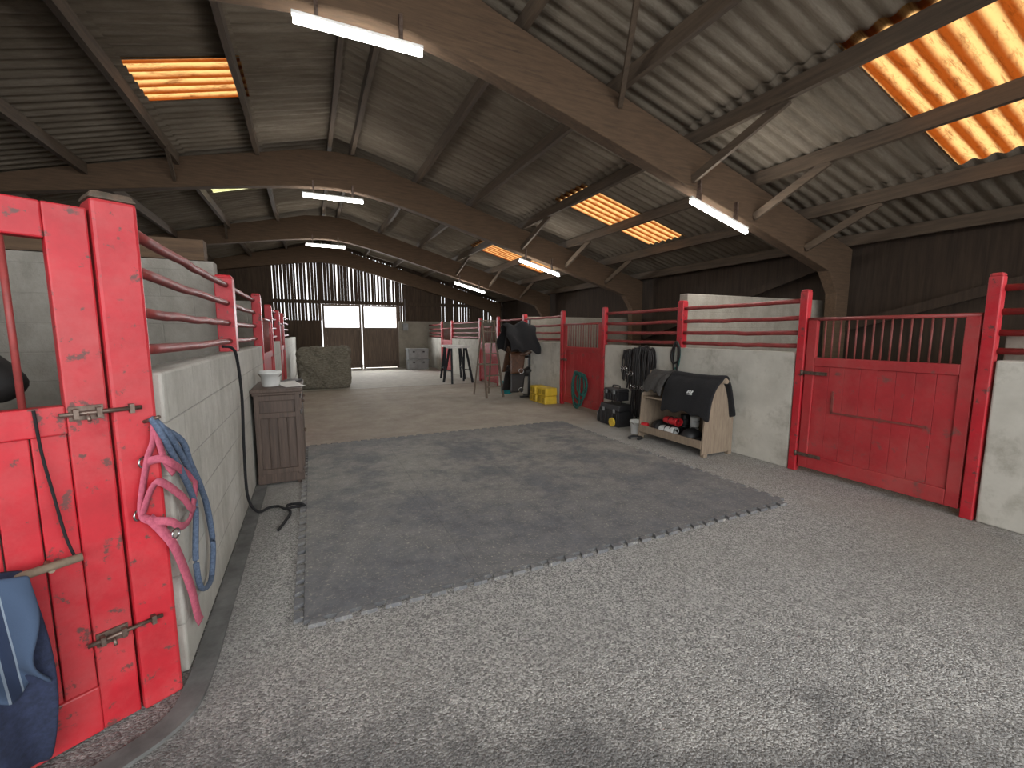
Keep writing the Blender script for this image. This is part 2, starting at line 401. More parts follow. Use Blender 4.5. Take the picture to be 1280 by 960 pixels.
pr = [.3,1.55,2.75,4.0,5.2,6.4,7.5]; pl = [.1,1.3,2.5,3.7,4.9,6.1,7.3]
for sgn, ds in ((1, pr), (-1, pl)):
    for d in ds:
        zt = rz(d)-.035
        m = MB(); n = 40
        sec = [(-.035,-.085),(.035,-.085),(.035,.085),(-.035,.085)]
        prev = None
        for i in range(n+1):
            y = Y0+(19.3-Y0)*i/n; jx = noise.noise(Vector((d*3+sgn, y*.5, 0)))*.025; k = 1+.12*noise.noise(Vector((d, y*.8, 5)))
            ring = [m.bm.verts.new(Vector((RX+sgn*d+jx+a*k, y, zt-.085+(b*(k if b < 0 else 1))))) for a, b in sec]
            if prev:
                for j in range(4): m.bm.faces.new((prev[j], prev[(j+1) % 4], ring[(j+1) % 4], ring[j]))
            else: m.bm.faces.new(ring[::-1])
            prev = ring
        m.bm.faces.new(prev)
        m.obj('roof_purlin', PURL, label='rough sawn timber purlin running under roof sheets', cat='purlin', group='roof purlins')
def brace(p0, p1, w=.045, h=.10):
    MB().beam(p0, p1, w, h).obj('knee_brace', PURL, label='diagonal timber brace between portal frame and purlin', cat='brace', group='knee braces')
for yf in frames:
    for sgn, d, ln in ((1,4.0,1.25),(1,5.2,1.0),(1,6.4,1.0),(-1,2.5,.8)):
        x = RX+sgn*d
        brace((x-.06, yf-.10, under(sgn*d)+.12), (x+.02, yf-ln, rz(d)-.19))
brace((3.35, 4.28, 4.1), (2.75, 3.3, 4.52), .05, .09)
MB().beam((8.2, 4.3, 1.6), (8.2, .2, 2.75), .06, .14).obj('wind_brace', DARKWOOD, label='long diagonal timber brace against dark side boarding', cat='brace')
MB().beam((8.2, 4.5, 2.75), (8.2, 9.2, 1.4), .06, .14).obj('wind_brace', DARKWOOD, label='long diagonal timber brace against dark side boarding', cat='brace')

def boards(mb, ax, pos, a, b, z0, ztop, w=.16, gap=.004, gapfn=None):
    t = a
    while t < b:
        g = gap
        if gapfn: g = gapfn(t)
        ww = w*(.8+.4*random.random()); off = random.uniform(-.004, .004); zt = ztop(t+ww/2) if callable(ztop) else ztop
        e = min(t+ww-g, b)
        if e-t > .01:
            c = ((t+e)/2, pos+off, (z0+zt)/2) if ax == 'X' else (pos+off, (t+e)/2, (z0+zt)/2)
            s = (e-t, .022, zt-z0) if ax == 'X' else (.022, e-t, zt-z0)
            mb.box(c, s)
        t += ww
mb = MB(); boards(mb, 'Y', 8.42, Y0, 19.4, 0, 3.08, .30, .001)
mb.box((8.36, 7.5, .9), (.08, 23.4, .12))
mb.box((8.47, 7.5, 1.5), (.02, 23.6, 3.16))
mb.obj('wall_right', DARKWOOD, kind='structure')
mb = MB(); boards(mb, 'Y', -7.22, Y0, 19.4, 0, 3.08, .30, .001); mb.box((-7.27, 7.5, 1.5), (.02, 23.6, 3.16))
mb.obj('wall_left', DARKWOOD, kind='structure')
def topz(x): return rz(abs(x-RX))+.035
mb = MB()
def gp(x):
    if -1.4 < x < 3.6 or 5.3 < x < 8.1: return random.choice([.004,.010,.018,.026,.006,.046,.008])
    return .0
boards(mb, 'X', 19.36, -7.2, .42, 2.0, topz, .13, gapfn=gp)
boards(mb, 'X', 19.36, .42, 3.46, 2.66, topz, .13, gapfn=gp)
boards(mb, 'X', 19.36, 3.46, 8.4, 2.0, topz, .13, gapfn=gp)
mb.box((.6, 19.28, 2.74), (15.6, .1, .14))
for s in (-1, 1): mb.beam((RX, 19.33, 5.17), (RX+s*7.75, 19.33, 3.0), .04, .16)
mb.obj('wall_far', FARWOOD, kind='structure')
MB().box((-3.4, 19.35, 1.0), (7.6, .18, 2.0)).obj('wall_far_base', FARWOOD, kind='structure')
MB().box((5.93, 19.35, 1.0), (4.94, .18, 2.0)).obj('wall_far_base', simple('dim_concrete', (.30,.27,.22), (.20,.18,.145), 2, rough=.9), kind='structure')

for i, (xa, xb) in enumerate(((.44,1.93),(1.97,3.45))):
    e = thing('door_%d' % (i+1), 'tall brown wooden barn door with open bright top', 'door', (xa, 19.3, 0)); e['kind'] = 'structure'
    w = xb-xa
    m = MB(); t = 0
    while t < w-.02:
        ww = min(.15, w-t); m.box((t+(ww-.001)/2, random.uniform(-.004,.004), .85), (ww-.001, .03, 1.66)); t += ww
    m.obj('lower_boards', GREYWOOD, e)
    m = MB()
    for z in (.25, 1.66): m.box((w/2, -.04, z), (w, .05, .12))
    m.box((w/2, -.02, 2.62), (w, .07, .07))
    for x in (.04, w-.04): m.box((x, -.04, 1.32), (.08, .06, 2.64))
    m.obj('door_frame', GREYWOOD, e)

# ------------------------------------------------------------------ stall fronts
XR = 4.75; XL = -.565; WR = 1.29; WL = 1.34
def lowwall(name, x0, x1, y0, y1, h, mat): return MB().box(((x0+x1)/2, (y0+y1)/2, h/2), (x1-x0, y1-y0, h)).obj(name, mat, kind='structure', bevel=.012)
segR = [(-4.0, 1.44), (2.96, 6.32), (7.86, 11.19), (12.74, 15.59), (17.11, 19.25)]
for a, b in segR: lowwall('wall_right_stalls', XR, XR+.16, a, b, WR, PLY)
segL = [(2.20, 6.2), (8.0, 9.67), (11.23, 19.25)]
for a, b in segL: lowwall('wall_left_stalls', XL-.16, XL, a, b, WL, BLOCKW)
def part_wall(y, x0, x1, h, mat): MB().box(((x0+x1)/2, y, h/2), (x1-x0, .15, h)).obj('wall_partition', mat, kind='structure', bevel=.01)
part_wall(4.62, -5.5, XL-.17, 2.11, BLOCKG)
part_wall(4.72, XR+.17, 8.3, 2.06, BLOCKB)
part_wall(9.75, XR+.17, 8.3, 1.9, BLOCKB)
part_wall(8.1, -5.5, XL-.17, 2.0, BLOCKG)
part_wall(1.38, XR+.17, 8.3, 1.5, BLOCKB)
MB().beam((-.80, 4.62, 2.20), (-4.5, 4.62, 2.20), .14, .17).obj('loose_beam', TIMBER, label='heavy brown timber resting along block partition top', cat='beam')

def post(x, y, h, w=.13, z0=0, lab='thick red painted timber stable post'):
    m = MB(); m.box((0,0,(h-z0)/2), (w, w, h-z0)); m.box((0,0,h-z0+.012), (w, w, .024), top=(.8,.8))
    return m.obj('stable_post', RED, loc=(x, y, z0), bevel=.008, label=lab, cat='post', group='red stable posts')
A30 = math.radians(30)
nrm = Vector((.5,-.866,0)); e_ = Vector((.866,.5,0))
pc = Vector((-.637,2.09,0)) - nrm*.035
MB().box((0,0,.985), (.13,.14,1.97)).obj('stable_post', RED, loc=pc, rotz=A30, bevel=.012, label='thick chipped red post with mossy top beside red door', cat='post', group='red stable posts')
m = MB(); m.box((0,0,.014), (.14,.145,.03), top=(.8,.8)); m.obj('post_cap', simple('mossy_cap', (.13,.085,.06), (.06,.05,.035), 30, bmp=.5), loc=pc+Vector((0,0,1.97)), rotz=A30, bevel=.01, label='mossy weathered cap on top of red post', cat='post cap')
short = 'short red post standing on top of low stable wall'
post(XL-.085, 4.42, 1.96, .13, WL, short)
post(XL-.04, 6.30, 1.96, .10)
for y in (7.92, 9.76, 11.15): post(XL-.04, y, 1.92, .10)
slim = 'slim red painted stable post beside barred door'
for y in (1.495, 2.905, 6.375, 7.80, 11.25, 12.68, 15.65, 17.05): post(XR+.03, y, 1.93, .08, 0, slim)
for y in (4.62, 9.65): post(XR+.065, y, 1.93, .10, WR, short)

def rails(x, ya, yb, zs, lab, r=.028):
    e = thing('stable_railing', lab, 'railing', (x, ya, 0), group='red stable railings')
    for z in zs:
        n = 10; pts = [Vector((0, (yb-ya)*i/n, z-.012*math.sin(math.pi*i/n)*random.random())) for i in range(n+1)]
        MB().sweep(pts, r, r*.9, seg=10).obj('rail', REDR, e)
zsR = (1.84, 1.66, 1.50, 1.36)
for a, b in ((-3.9,1.455),(2.945,4.57),(4.67,6.335),(7.84,9.60),(9.70,11.21),(12.72,15.61),(17.09,19.2)):
    rails(XR+.06, a, b, zsR, 'four red horizontal rails above pale low wall')
for a, b in ((2.19,4.355),(4.485,6.25),(7.97,9.71),(11.2,14.5)):
    rails(XL-.07, a, b, (1.90, 1.75, 1.585, 1.43), 'four red horizontal rails above whitewashed block wall', .025)

def bolt(e, x, z, w=.20):
    m = MB(); m.box((x, -.03, z), (w*.5, .006, .045)); m.cyl((x-w*.6, -.045, z), (x+w*.6, -.045, z), .009, seg=10)
    m.cyl((x-w*.2, -.045, z), (x-w*.2, -.075, z-.03), .007, seg=8); m.box((x+w*.5, -.04, z), (.02, .025, .04))
    m.obj('bolt', STEEL, e, label='rusty sliding steel bolt')
def stall_door(loc, rot, W, H, zp, nb, lab, mat=REDF):
    e = thing('stable_door', lab, 'door', loc, rot, group='red stable doors')
    m = MB(); zb = .06
    for x in (.045, W-.045): m.box((x, 0, (zb+H)/2), (.09, .05, H-zb))
    m.box((W/2, 0, zp), (W-.18, .05, .09)); m.box((W/2, 0, zb+.07), (W-.18, .05, .14))
    m.obj('door_frame', mat, e, bevel=.006)
    m = MB(); m.sweep([(0,0,H+.01),(W,0,H+.01)], .022, .018, seg=10); m.obj('top_rail', REDR, e)
    m = MB(); n = max(2, int((W-.18)/.14)); pw = (W-.18)/n
    for i in range(n): m.box((.09+pw*(i+.5), .006, (zb+.14+zp-.045)/2), (pw-.002, .03, zp-.045-zb-.14))
    m.obj('door_panel', mat, e, bevel=.003)
    for i in range(nb):
        x = .09+(W-.18)*(i+1)/(nb+1)
        MB().cyl((x, 0, zp+.03), (x, 0, H+.01), .0085, seg=8).obj('bar', BARM, e)
    return e
d = stall_door((XR+.03, 2.85, 0), -math.pi/2, 1.30, 1.63, 1.20, 15, 'wide red wooden stable door with barred top')
for z in (1.08, .20): 
    m = MB(); m.box((.10, -.035, z), (.26, .008, .035)); m.cyl((-.02,-.04,z-.03), (-.02,-.04,z+.03), .012); m.obj('strap_hinge', STEEL, d, label='rusty steel strap hinge')
m = MB()
m.box((.66, -.014, .69), (.76, .016, .018)); m.box((.29, -.014, .80), (.018, .016, .22)); m.obj('raised_moulding', BARM, d)
d = stall_door((XR+.03, 7.74, 0), -math.pi/2, 1.30, 1.66, 1.18, 12, 'red stable door with bars and green halter hanging on it')
bolt(d, .05, .95)
stall_door((XR+.03, 12.63, 0), -math.pi/2, 1.32, 1.66, 1.18, 10, 'red stable door with barred top further along')
stall_door((XR+.03, 17.0, 0), -math.pi/2, 1.30, 1.66, 1.18, 8, 'red stable door with barred top further along')
stall_door((XL-.03, 6.38, 0), math.pi/2, 1.46, 1.68, 1.18, 10, 'red stable door with barred top behind the cabinet')
stall_door((XL-.03, 9.84, 0), math.pi/2, 1.24, 1.68, 1.18, 8, 'red stable door with barred top near hay bale')

DW = 1.3
pleft = Vector((-.700,2.054,0)) - e_*DW
e = thing('stable_door', 'tall glossy red stable door with window bars and steel bolts', 'door', pleft, A30, group='red stable doors')
m = MB()
for x in (.055, DW-.055): m.box((x, 0, .97), (.11, .055, 1.92))
m.box((DW/2, 0, 1.87), (DW-.22, .055, .12)); m.box((DW/2, 0, 1.20), (DW-.22, .055, .10)); m.box((DW/2,0,.10), (DW-.22,.055,.18))
m.obj('door_frame', RED, e, bevel=.006)
m = MB(); n = 12; pw = (DW-.22)/n
for i in range(n):
    m.box((.11+pw*(i+.5), .004, .67), (pw-.004, .04, .98))
m.obj('door_panel', RED, e, bevel=.004)
for i in range(10):
    x = DW-.11-.095*(i+1)
    MB().cyl((x,0,1.24), (x,0,1.82), .010, seg=8).obj('bar', REDR, e)
for z in (1.22, .37):
    m = MB(); m.box((DW-.06, -.032, z), (.09, .008, .05)); m.cyl((DW-.13,-.045,z), (DW+.09,-.045,z), .008, seg=10)
    m.cyl((DW-.06,-.045,z), (DW-.06,-.07,z-.025), .006, seg=8)
    for x in (DW-.09, DW-.03, DW+.06): m.box((x,-.045,z), (.014,.03,.034))
    m.obj('bolt', STEEL, e, label='rusty sliding steel bolt')
m = MB(); m.sweep(cr([(DW-.185,-.035,1.245),(DW-.18,-.045,1.1),(DW-.165,-.04,.95),(DW-.15,-.045,.80),(DW-.135,-.05,.72)]), .0045); m.obj('tie_cord', BLACKC, e)
m = MB(); m.cyl((DW-.95,-.11,.71), (DW-.125,-.11,.735), .014, seg=12)
for x in (DW-.80, DW-.20): m.cyl((x,-.03,.72), (x,-.115,.72), .009, seg=8)
m.obj('rug_bar', PINE, e, label='pale wooden rail')
def rugf(u, v):
    x = DW-.255-.55*u + .03*math.sin(v*7)*(v)
    wob = .034*math.sin(u*26+v*3)*min(1, v*2) + .015*math.sin(u*9+1)
    return Vector((x, -.155-.035*v*(1-v)*2 - wob-.012, .755-.38*v+.02*math.sin(u*8)+.02*math.sin(u*31)*v))
rg = MB()
rg.grid(rugf, 48, 16)
rb = rg.obj('horse_rug', rug_mat(), loc=pleft, rotz=A30, solid=.012, sub=1, label='folded blue striped horse rug over wooden bar', cat='horse rug')
def rug2(u, v):
    x = DW-.255-.62*u+.06*math.sin(math.pi*v)*(.5-u)*1.0
    r = .07*math.sin(math.pi*v)**.5
    return Vector((x, -.10-r*.9-.030*math.sin(u*21+v*4)*v, .745-.70*v+.02*math.sin(u*13)))
MB().grid(rug2, 40, 18).obj('rug_lining', NAVY, rb, solid=.014, sub=1)

pth = cr([(-.51,11,0),(-.51,7,0),(-.51,4,0),(-.51,2.6,0),(-.515,2.10,0),(-.56,1.91,0),(-.73,1.77,0),(-1.17,1.49,0),(-2.0,1.01,0)], 8)
m = MB(); m.sweep([p+Vector((0,0,.006)) for p in pth], .065, .012, seg=4, smooth=False)
m.obj('trim_1', simple('dark_kerb', (.15,.15,.145), (.08,.08,.077), 7, rough=.9, bmp=.3), kind='structure')

# ------------------------------------------------------------------ strip lights
def strip_light(cx, y, cz, slope=0, bh=.12):
    e = thing('strip_light', 'glowing white fluorescent tube fixed to portal frame', 'light', (cx, y, cz), group='fluorescent strip lights')
    hx = .54; dz = slope*hx
    MB().beam((-hx,.0,dz+.050), (hx,.0,-dz+.050), .05, .03, up=(0,0,1)).obj('housing', WHP, e, bevel=.004)
    MB().sweep([(-hx+.01,0,dz), (hx-.01,0,-dz)], .026, seg=12).obj('tube', GLOW, e)
    for s in (-.35, .35): MB().box((s, .04, .04+bh/2-slope*s), (.03, .06, bh)).obj('bracket', STEEL, e)
    for k in (-.36, 0, .36):
        ld = bpy.data.lights.new('tube_lamp', 'POINT'); ld.energy = 11.5; ld.shadow_soft_size = .05; ld.color = (1,.96,.90)
        lo = bpy.data.objects.new('tube_lamp', ld); lo.location = (k,-.02,-.085-slope*k); lo.parent = e; C.objects.link(lo)
for yf in frames+[-.61]:  # the row behind the camera is unseen, added as fill light
    strip_light(.52, yf-.15, 4.04, 0, .26)
    strip_light(5.0, yf-.15, 3.02, .26, .30)
strip_light(-4.0, -.76, 3.30, -.15, .40)  # unseen extra lamp, added to lift the dark left roof

# ------------------------------------------------------------------ rubber mat
mx0, mx1, my0, my1 = -.11, 3.73, 2.33, 6.14
m = MB(); W, H = mx1-mx0, my1-my0
m.box((W/2, H/2, .011), (W, H, .022))
nt_ = 30; p = W/nt_
for side in range(4):
    for i in range(nt_):
        t = (i+.5)*p; a, b, c = .026, .042, .048
        if side == 0: poly = [(t-a, .002), (t+a, .002), (t+b, -c), (t-b, -c)]
        elif side == 1: poly = [(t-a, H-.002), (t+a, H-.002), (t+b, H+c), (t-b, H+c)]
        elif side == 2: poly = [(.002, t-a), (.002, t+a), (-c, t+b), (-c, t-b)]
        else: poly = [(W-.002, t-a), (W-.002, t+a), (W+c, t+b), (W+c, t-b)]
        m.prism(poly, lambda P, z: Vector((P[0], P[1], z)), 0, .022)
m.obj('rubber_mat', mat_mat(), loc=(mx0, my0, 0), label='large dark interlocking rubber floor mat with jigsaw edges', cat='floor mat')

# ------------------------------------------------------------------ cabinet
e = thing('cabinet', 'old dark wooden cabinet against whitewashed block wall', 'cabinet', (-.335, 5.15, 0))
w, dp, h = .41, .84, .96
m = MB(); m.box((0,0,.50), (w-.03, dp-.03, .86)); m.box((0,0,.07), (w, dp, .10)); m.obj('body', CABW, e, bevel=.006)
m = MB(); m.box((0,0,h-.02), (w+.04, dp+.04, .035)); m.box((0,0,h-.05), (w+.015, dp+.015, .03)); m.obj('top', CABW, e, bevel=.008)
m = MB()
for x in (-w/2+.03, w/2-.03):
    m.box((x, -dp/2+.005, .50), (.045, .03, .80))
for z in (.14, .70, .87): m.box((0, -dp/2+.005, z), (w-.1, .03, .05))
m.box((0, -dp/2+.008, .42), (.012, .02, .5)); m.box((-.08, -dp/2+.008, .42), (.006, .02, .5)); m.box((.08, -dp/2+.008, .42), (.006, .02, .5))
m.obj('side_panelling', CABW, e, bevel=.004)
for yy in (-.2, .2):
    dd = MB().box((w/2-.005, yy, .42), (.025, .38, .55)).obj('door', CABW, e, bevel=.005)
    MB().lathe([(.004,0),(.014,.01),(.014,.02),(.004,.026)], (0,0,0)).obj('knob', STEEL, dd, loc=(w/2+.005, yy*.2, .45), rot=(0, math.pi/2, 0))
    dr = MB().box((w/2-.005, yy, .80), (.025, .38, .12)).obj('drawer', CABW, e, bevel=.005)
    MB().lathe([(.004,0),(.014,.01),(.014,.02),(.004,.026)], (0,0,0)).obj('knob', STEEL, dr, loc=(w/2+.005, yy, .80), rot=(0, math.pi/2, 0))
for x in (-w/2+.04, w/2-.04):
    for yy in (-dp/2+.04, dp/2-.04): MB().box((x, yy, .012), (.05,.05,.03), top=(1.2,1.2)).obj('foot', CABW, e)

def bucket(loc, r, h, mat, lab, seg=28):
    e = thing('bucket', lab, 'bucket', loc)
    MB().lathe([(r*.78,0),(r*.80,.004),(r*.97,h-.03),(r*1.04,h-.03),(r*1.04,h-.012),(r,h-.012),(r,h),(r*.94,h),(r*.76,.012),(.002,.012)], seg=seg).obj('body', mat, e)
    pts = [Vector((r*1.04*math.cos(a), .6*r*math.sin(a)*1.2, h-.02-(.55*r*math.sin(a)))) for a in [math.pi*i/14 for i in range(15)]]
    pts = [Vector((p.x, -abs(p.y)*.9-.004, p.z)) for p in pts]
    MB().sweep(pts, .0035, ref=(1,.1,.1), seg=6).obj('handle', STEEL, e)
    return e
bucket((-.40, 5.02, .959), .10, .155, WHP, 'white plastic tub standing on the dark cabinet')
m = MB()
m.grid(lambda u, v: Vector(((u-.5)*.19, (v-.5)*.27, .004+.03*v*v)), 4, 8)
m.obj('paper_sheet', PAPER, loc=(-.22, 4.98, .958), rotz=.4, solid=.003, label='crumpled white paper lying on the cabinet', cat='paper')
MB().box((0,0,.012), (.16,.22,.024)).obj('folder', BLACKP, loc=(-.22, 5.35, .958), rotz=-.2, bevel=.003, label='dark folder lying on the cabinet', cat='folder')

# ------------------------------------------------------------------ halter, ropes left
e = thing('halter', 'pink webbing halter hanging from the red post', 'halter', (-.57, 2.10, 0))
O = Vector((-.57, 2.10, 0))
def S(pts, w=.018, t=.0025, ref=(1,-.5,0)): return MB().sweep([p-O+Vector((.010,-.018,0)) for p in cr(pts, 6)], w, t, ref=ref, seg=6)
S([(-.578,2.08,1.15),(-.585,2.075,1.08),(-.606,2.064,1.01),(-.634,2.048,.83),(-.614,2.055,.78),(-.56,2.09,.75),(-.54,2.15,.70),(-.54,2.28,.68),(-.54,2.37,.73),(-.535,2.40,.81),(-.54,2.30,.88),(-.54,2.13,.97),(-.565,2.087,1.01),(-.606,2.064,1.01)]).obj('cheek_strap', PINK, e)
S([(-.634,2.048,.80),(-.60,2.06,.90),(-.572,2.08,.917),(-.54,2.194,.814),(-.53,2.26,.74),(-.53,2.33,.70)]).obj('nose_band', PINK, e)
S([(-.614,2.055,.79),(-.58,2.07,.72),(-.555,2.09,.646),(-.545,2.16,.5),(-.54,2.22,.36),(-.54,2.267,.23),(-.54,2.31,.17)], .023).obj('crown_strap', PINK, e)
S([(-.578,2.08,1.14),(-.56,2.10,1.0),(-.545,2.14,.93)], .016).obj('throat_strap', PINK, e)
for p in ((-.606,2.04,1.01),(-.632,2.025,.81),(-.525,2.40,.81),(-.540,2.09,.69)):
    MB().torus(Vector(p)-O, .020, .004, normal=(1,-.4,0), seg=14).obj('ring', CHROME, e, label='dull metal ring')
m = MB(); m.sweep(cr([(-.570,2.075,1.15),(-.52,2.20,1.05),(-.52,2.30,.93),(-.52,2.42,.8),(-.525,2.50,.72),(-.535,2.60,.616),(-.535,2.67,.366),(-.535,2.56,.23),(-.535,2.37,.294),(-.535,2.32,.46),(-.535,2.39,.658),(-.535,2.36,.75),(-.535,2.226,.907),(-.55,2.08,1.10),(-.57,2.06,1.17),(-.535,2.11,1.09),(-.528,2.33,.88),(-.528,2.56,.66),(-.528,2.64,.40),(-.525,2.54,.26)], 10), .0125, seg=10)
m.obj('lead_rope', BLUER, label='faded blue lead rope looped on the whitewashed wall', cat='rope')
MB().cyl((-.60,2.07,1.16), (-.545,2.05,1.18), .007, seg=8).obj('hook', STEEL, label='small steel hook on red post', cat='hook')
m = MB(); m.sweep(cr([(-.60,3.80,1.40),(-.55,3.86,1.385),(-.535,3.95,1.30),(-.525,3.98,1.0),(-.53,3.93,.6),(-.52,3.86,.22),(-.47,3.95,.045),(-.40,4.07,.02),(-.33,4.07,.02),(-.27,3.95,.035),(-.20,3.96,.035),(-.13,3.99,.02),(-.16,4.03,.03),(-.26,4.03,.03),(-.23,3.88,.02),(-.26,3.72,.018),(-.30,3.57,.016)], 10), .011, seg=8)
m.obj('lead_rope', BLACKC, label='black lead rope trailing from wall onto the floor', cat='rope')

# ------------------------------------------------------------------ right side tack
e = thing('tack_rack', 'open wooden saddle rack standing beside plastered wall', 'rack', (4.46, 4.20, 0))
RW, RD = 1.10, .52
for yy in (-RW/2, RW/2):
    m = MB(); m.prism([(-RD/2,0.03),(RD/2,0.03),(RD/2,.60),(.06,.93),(-.06,.93),(-RD/2+.04,.62)], lambda P, t: Vector((P[0], t, P[1])), yy-.012, yy+.012)
    m.obj('end_panel', PINE, e, bevel=.003)
m = MB(); m.box((0,0,.13), (RD-.03, RW-.02, .022)); m.obj('shelf', PINE, e, bevel=.003)
m = MB(); m.box((-RD/2+.01,0,.15), (.02, RW-.02, .10)); m.obj('front_lip', PINE, e, bevel=.003)
m = MB(); m.box((RD/2-.012,0,.36), (.016, RW-.02, .5)); m.obj('back_panel', PINE, e)
m = MB(); m.cyl((0,-RW/2-.10,.93), (0,RW/2+.06,.93), .035); m.obj('top_rail', PINE, e)
MB().box((0,0,.60), (RD-.1, RW-.02, .02)).obj('upper_shelf', PINE, e)
for yy in (-RW/2, RW/2):
    for x in (-RD/2+.05, RD/2-.05): MB().box((x, yy, .02), (.06,.05,.04)).obj('foot', PINE, e)
def padf(off, ln, drop, spread=.28, sag=.0):
    def fn(u, v):
        y = off-ln/2+ln*u; s = (v-.5)*2; a = abs(s)
        th = min(a*3.2, 1)*math.pi/2
        k = max(0, a-.3)/.7
        x = math.copysign(.05*math.sin(th) + spread*.7*(k**.75), s)
        z = .985 - .05*(1-math.cos(th)) - drop*(k**1.35) - .05*math.cos(u*math.pi)**4*a
        x += .018*math.sin(u*11+s*3)*a
        return Vector((x, y+.02*math.sin(v*9), z-.02*math.sin(u*math.pi)+.02*math.sin(u*19+s*2)*a))
    return fn
pe = MB().grid(padf(-.24, .80, .42, .26), 34, 28).obj('saddle_pad', BLACKC, loc=(4.44, 4.20, .0), solid=.035, sub=1, label='bulky black saddle pad with white emblem draped on rack', cat='saddle pad')
m = MB()
for k in range(3): m.box((-.228, -.36+.030*k, .775), (.008, .014, .040), Matrix.Rotation(.5, 3, 'X') @ Matrix.Rotation(.35,3,'Y'))
m.box((-.240, -.33, .745), (.008, .08, .009)); m.obj('emblem', WHP, pe)
MB().grid(padf(.37, .38, .22, .24), 20, 20).obj('saddle_pad', CHAR, loc=(4.45, 4.20, .0), solid=.03, sub=1, label='dark grey fleece pad draped at rack end', cat='saddle pad')

def helmet(loc, rot, lab, mat=BLACKP):
    e = thing('riding_helmet', lab, 'helmet', loc, rot)
    MB().grid(lambda u, v: Vector((.13*math.sin(v*math.pi/2)*math.cos(u*2*math.pi)*(1.1), .105*math.sin(v*math.pi/2)*math.sin(u*2*math.pi), .005+.125*math.cos(v*math.pi/2))), 24, 8).obj('shell', mat, e, solid=.008)
    MB().grid(lambda u, v: Vector(((.14+.05*v)*math.cos((u-.5)*1.6), .11*math.sin((u-.5)*1.9)*1.1, .012-.012*v)), 10, 3).obj('peak', mat, e, solid=.005)
    return e
helmet((4.40, 3.98, .145), 2.6, 'black riding helmet on the rack shelf')
helmet((4.44, 4.58, .145), 3.3, 'dark riding helmet further along the rack shelf')
def boot(loc, rot, mat, lab, tilt=None):
    def fn(u, v):
        a = u*2*math.pi; z = .003+.24*v
        r = .045+.012*v; fx = max(0, 1-v*3)*.10*max(0, math.cos(a))
        return Vector((r*math.cos(a)*1.15+fx, r*.9*math.sin(a), z))
    e = thing('tendon_boot', lab, 'boot', loc, rot)
    if tilt: e.rotation_euler = tilt
    MB().grid(fn, 20, 12).obj('shell', mat, e, solid=.006)
    for z in (.10, .18): MB().torus((0,0,z), .056, .006, seg=18).obj('strap', BLACKC, e)
def brush(loc, rot, c, lab):
    e = thing('grooming_brush', lab, 'brush', loc, rot)
    MB().lathe([(.03,0),(.05,.005),(.055,.02),(.045,.034),(.01,.038)], seg=20).obj('back', c, e, loc=(0,0,.025))
    MB().lathe([(.044,0),(.048,.012),(.048,.026),(.03,.028)], seg=20).obj('bristles', BLACKC, e)
    for k in e.children: k.scale = (1.7, .9, 1)
brush((4.29, 3.76, .143), .3, BLACKP, 'black oval grooming brush on shelf front')
brush((4.50, 3.72, .143), .2, BLACKP, 'black oval grooming brush on shelf')
boot((4.61, 4.13, .143), 3.0, WHP, 'white horse tendon boot standing on shelf')
boot((4.28, 4.40, .205), 0, WHP, 'white horse tendon boot lying on its side', (math.pi/2, 0, .1))
boot((4.44, 4.40, .205), 0, BLACKL, 'black horse tendon boot lying on its side', (math.pi/2, 0, -.1))
boot((4.62, 4.30, .143), 3.0, BLACKL, 'black horse tendon boot standing on shelf')
boot((4.36, 4.40, .32), 0, REDP, 'red horse tendon boot lying on the pile', (math.pi/2, 0, 0))
def roll(loc, c, lab):
    e = thing('bandage_roll', lab, 'bandage'); e.location = loc
    MB().lathe([(.01,-.045),(.042,-.045),(.045,-.04),(.045,.04),(.042,.045),(.01,.045)], seg=22).obj('roll', c, e, rot=(math.pi/2,0,.4))
roll((4.26, 4.69, .187), REDP, 'rolled red leg bandage on shelf')

m = MB(); pts = [Vector((.10*math.cos(a), .085*math.sin(a), .017)) for a in [math.radians(-140+280*i/24) for i in range(25)]]
m.sweep(pts, .022, .014, seg=8)
m.obj('horseshoe', BLACKP, loc=(4.12, 4.72, 0), rotz=.6, label='black rubber horseshoe overshoe lying on floor', cat='horseshoe')
bucket((4.36, 4.98, 0), .095, .20, WHP, 'small white plastic bucket between rack and toolbox')

def toolbox(loc, s, lab, rot=0):
    e = thing('toolbox', lab, 'toolbox', loc, rot); w, d_, h_ = s
    m = MB(); m.box((0,0,h_*.35), (w, d_, h_*.7)); 
    for i in range(5): m.box((-w/2-.006, -d_/2+d_*(i+.5)/5, h_*.3), (.014, .02, h_*.5))
    m.obj('body', BLACKP, e, bevel=.01)
    MB().box((0,0,h_*.84), (w+.02, d_+.02, h_*.26), top=(.9,.94)).obj('lid', BLACKP, e, bevel=.012)
    MB().sweep(cr([(0,-d_*.25,h_*.95),(0,-d_*.22,h_+.035),(0,d_*.22,h_+.035),(0,d_*.25,h_*.95)], 6), .011, seg=8).obj('handle', BLACKP, e)
    for yy in (-.28, .28): MB().box((-w/2-.012, d_*yy, h_*.70), (.012, .045, .06)).obj('latch', GRP, e, bevel=.003)
    return e
toolbox((4.50, 5.63, 0), (.30, .48, .36), 'large black plastic toolbox against plastered wall')
toolbox((4.50, 5.65, .406), (.22, .36, .20), 'smaller black toolbox stacked on top')
m = MB(); m.torus((0,0,0), .055, .02, normal=(1,0,0)); m.cyl((-.015,0,0), (.015,0,0), .05); m.obj('tape_reel', YEL, loc=(4.31, 5.50, .077), label='round yellow tape reel leaning on toolbox', cat='tape reel')
MB().lathe([(.05,0),(.055,.02),(.055,.16),(.03,.19),(.02,.2),(.02,.23)], seg=20).obj('bottle', BLACKP, loc=(4.45, 6.00, 0), label='dark plastic bottle beside toolbox', cat='bottle')

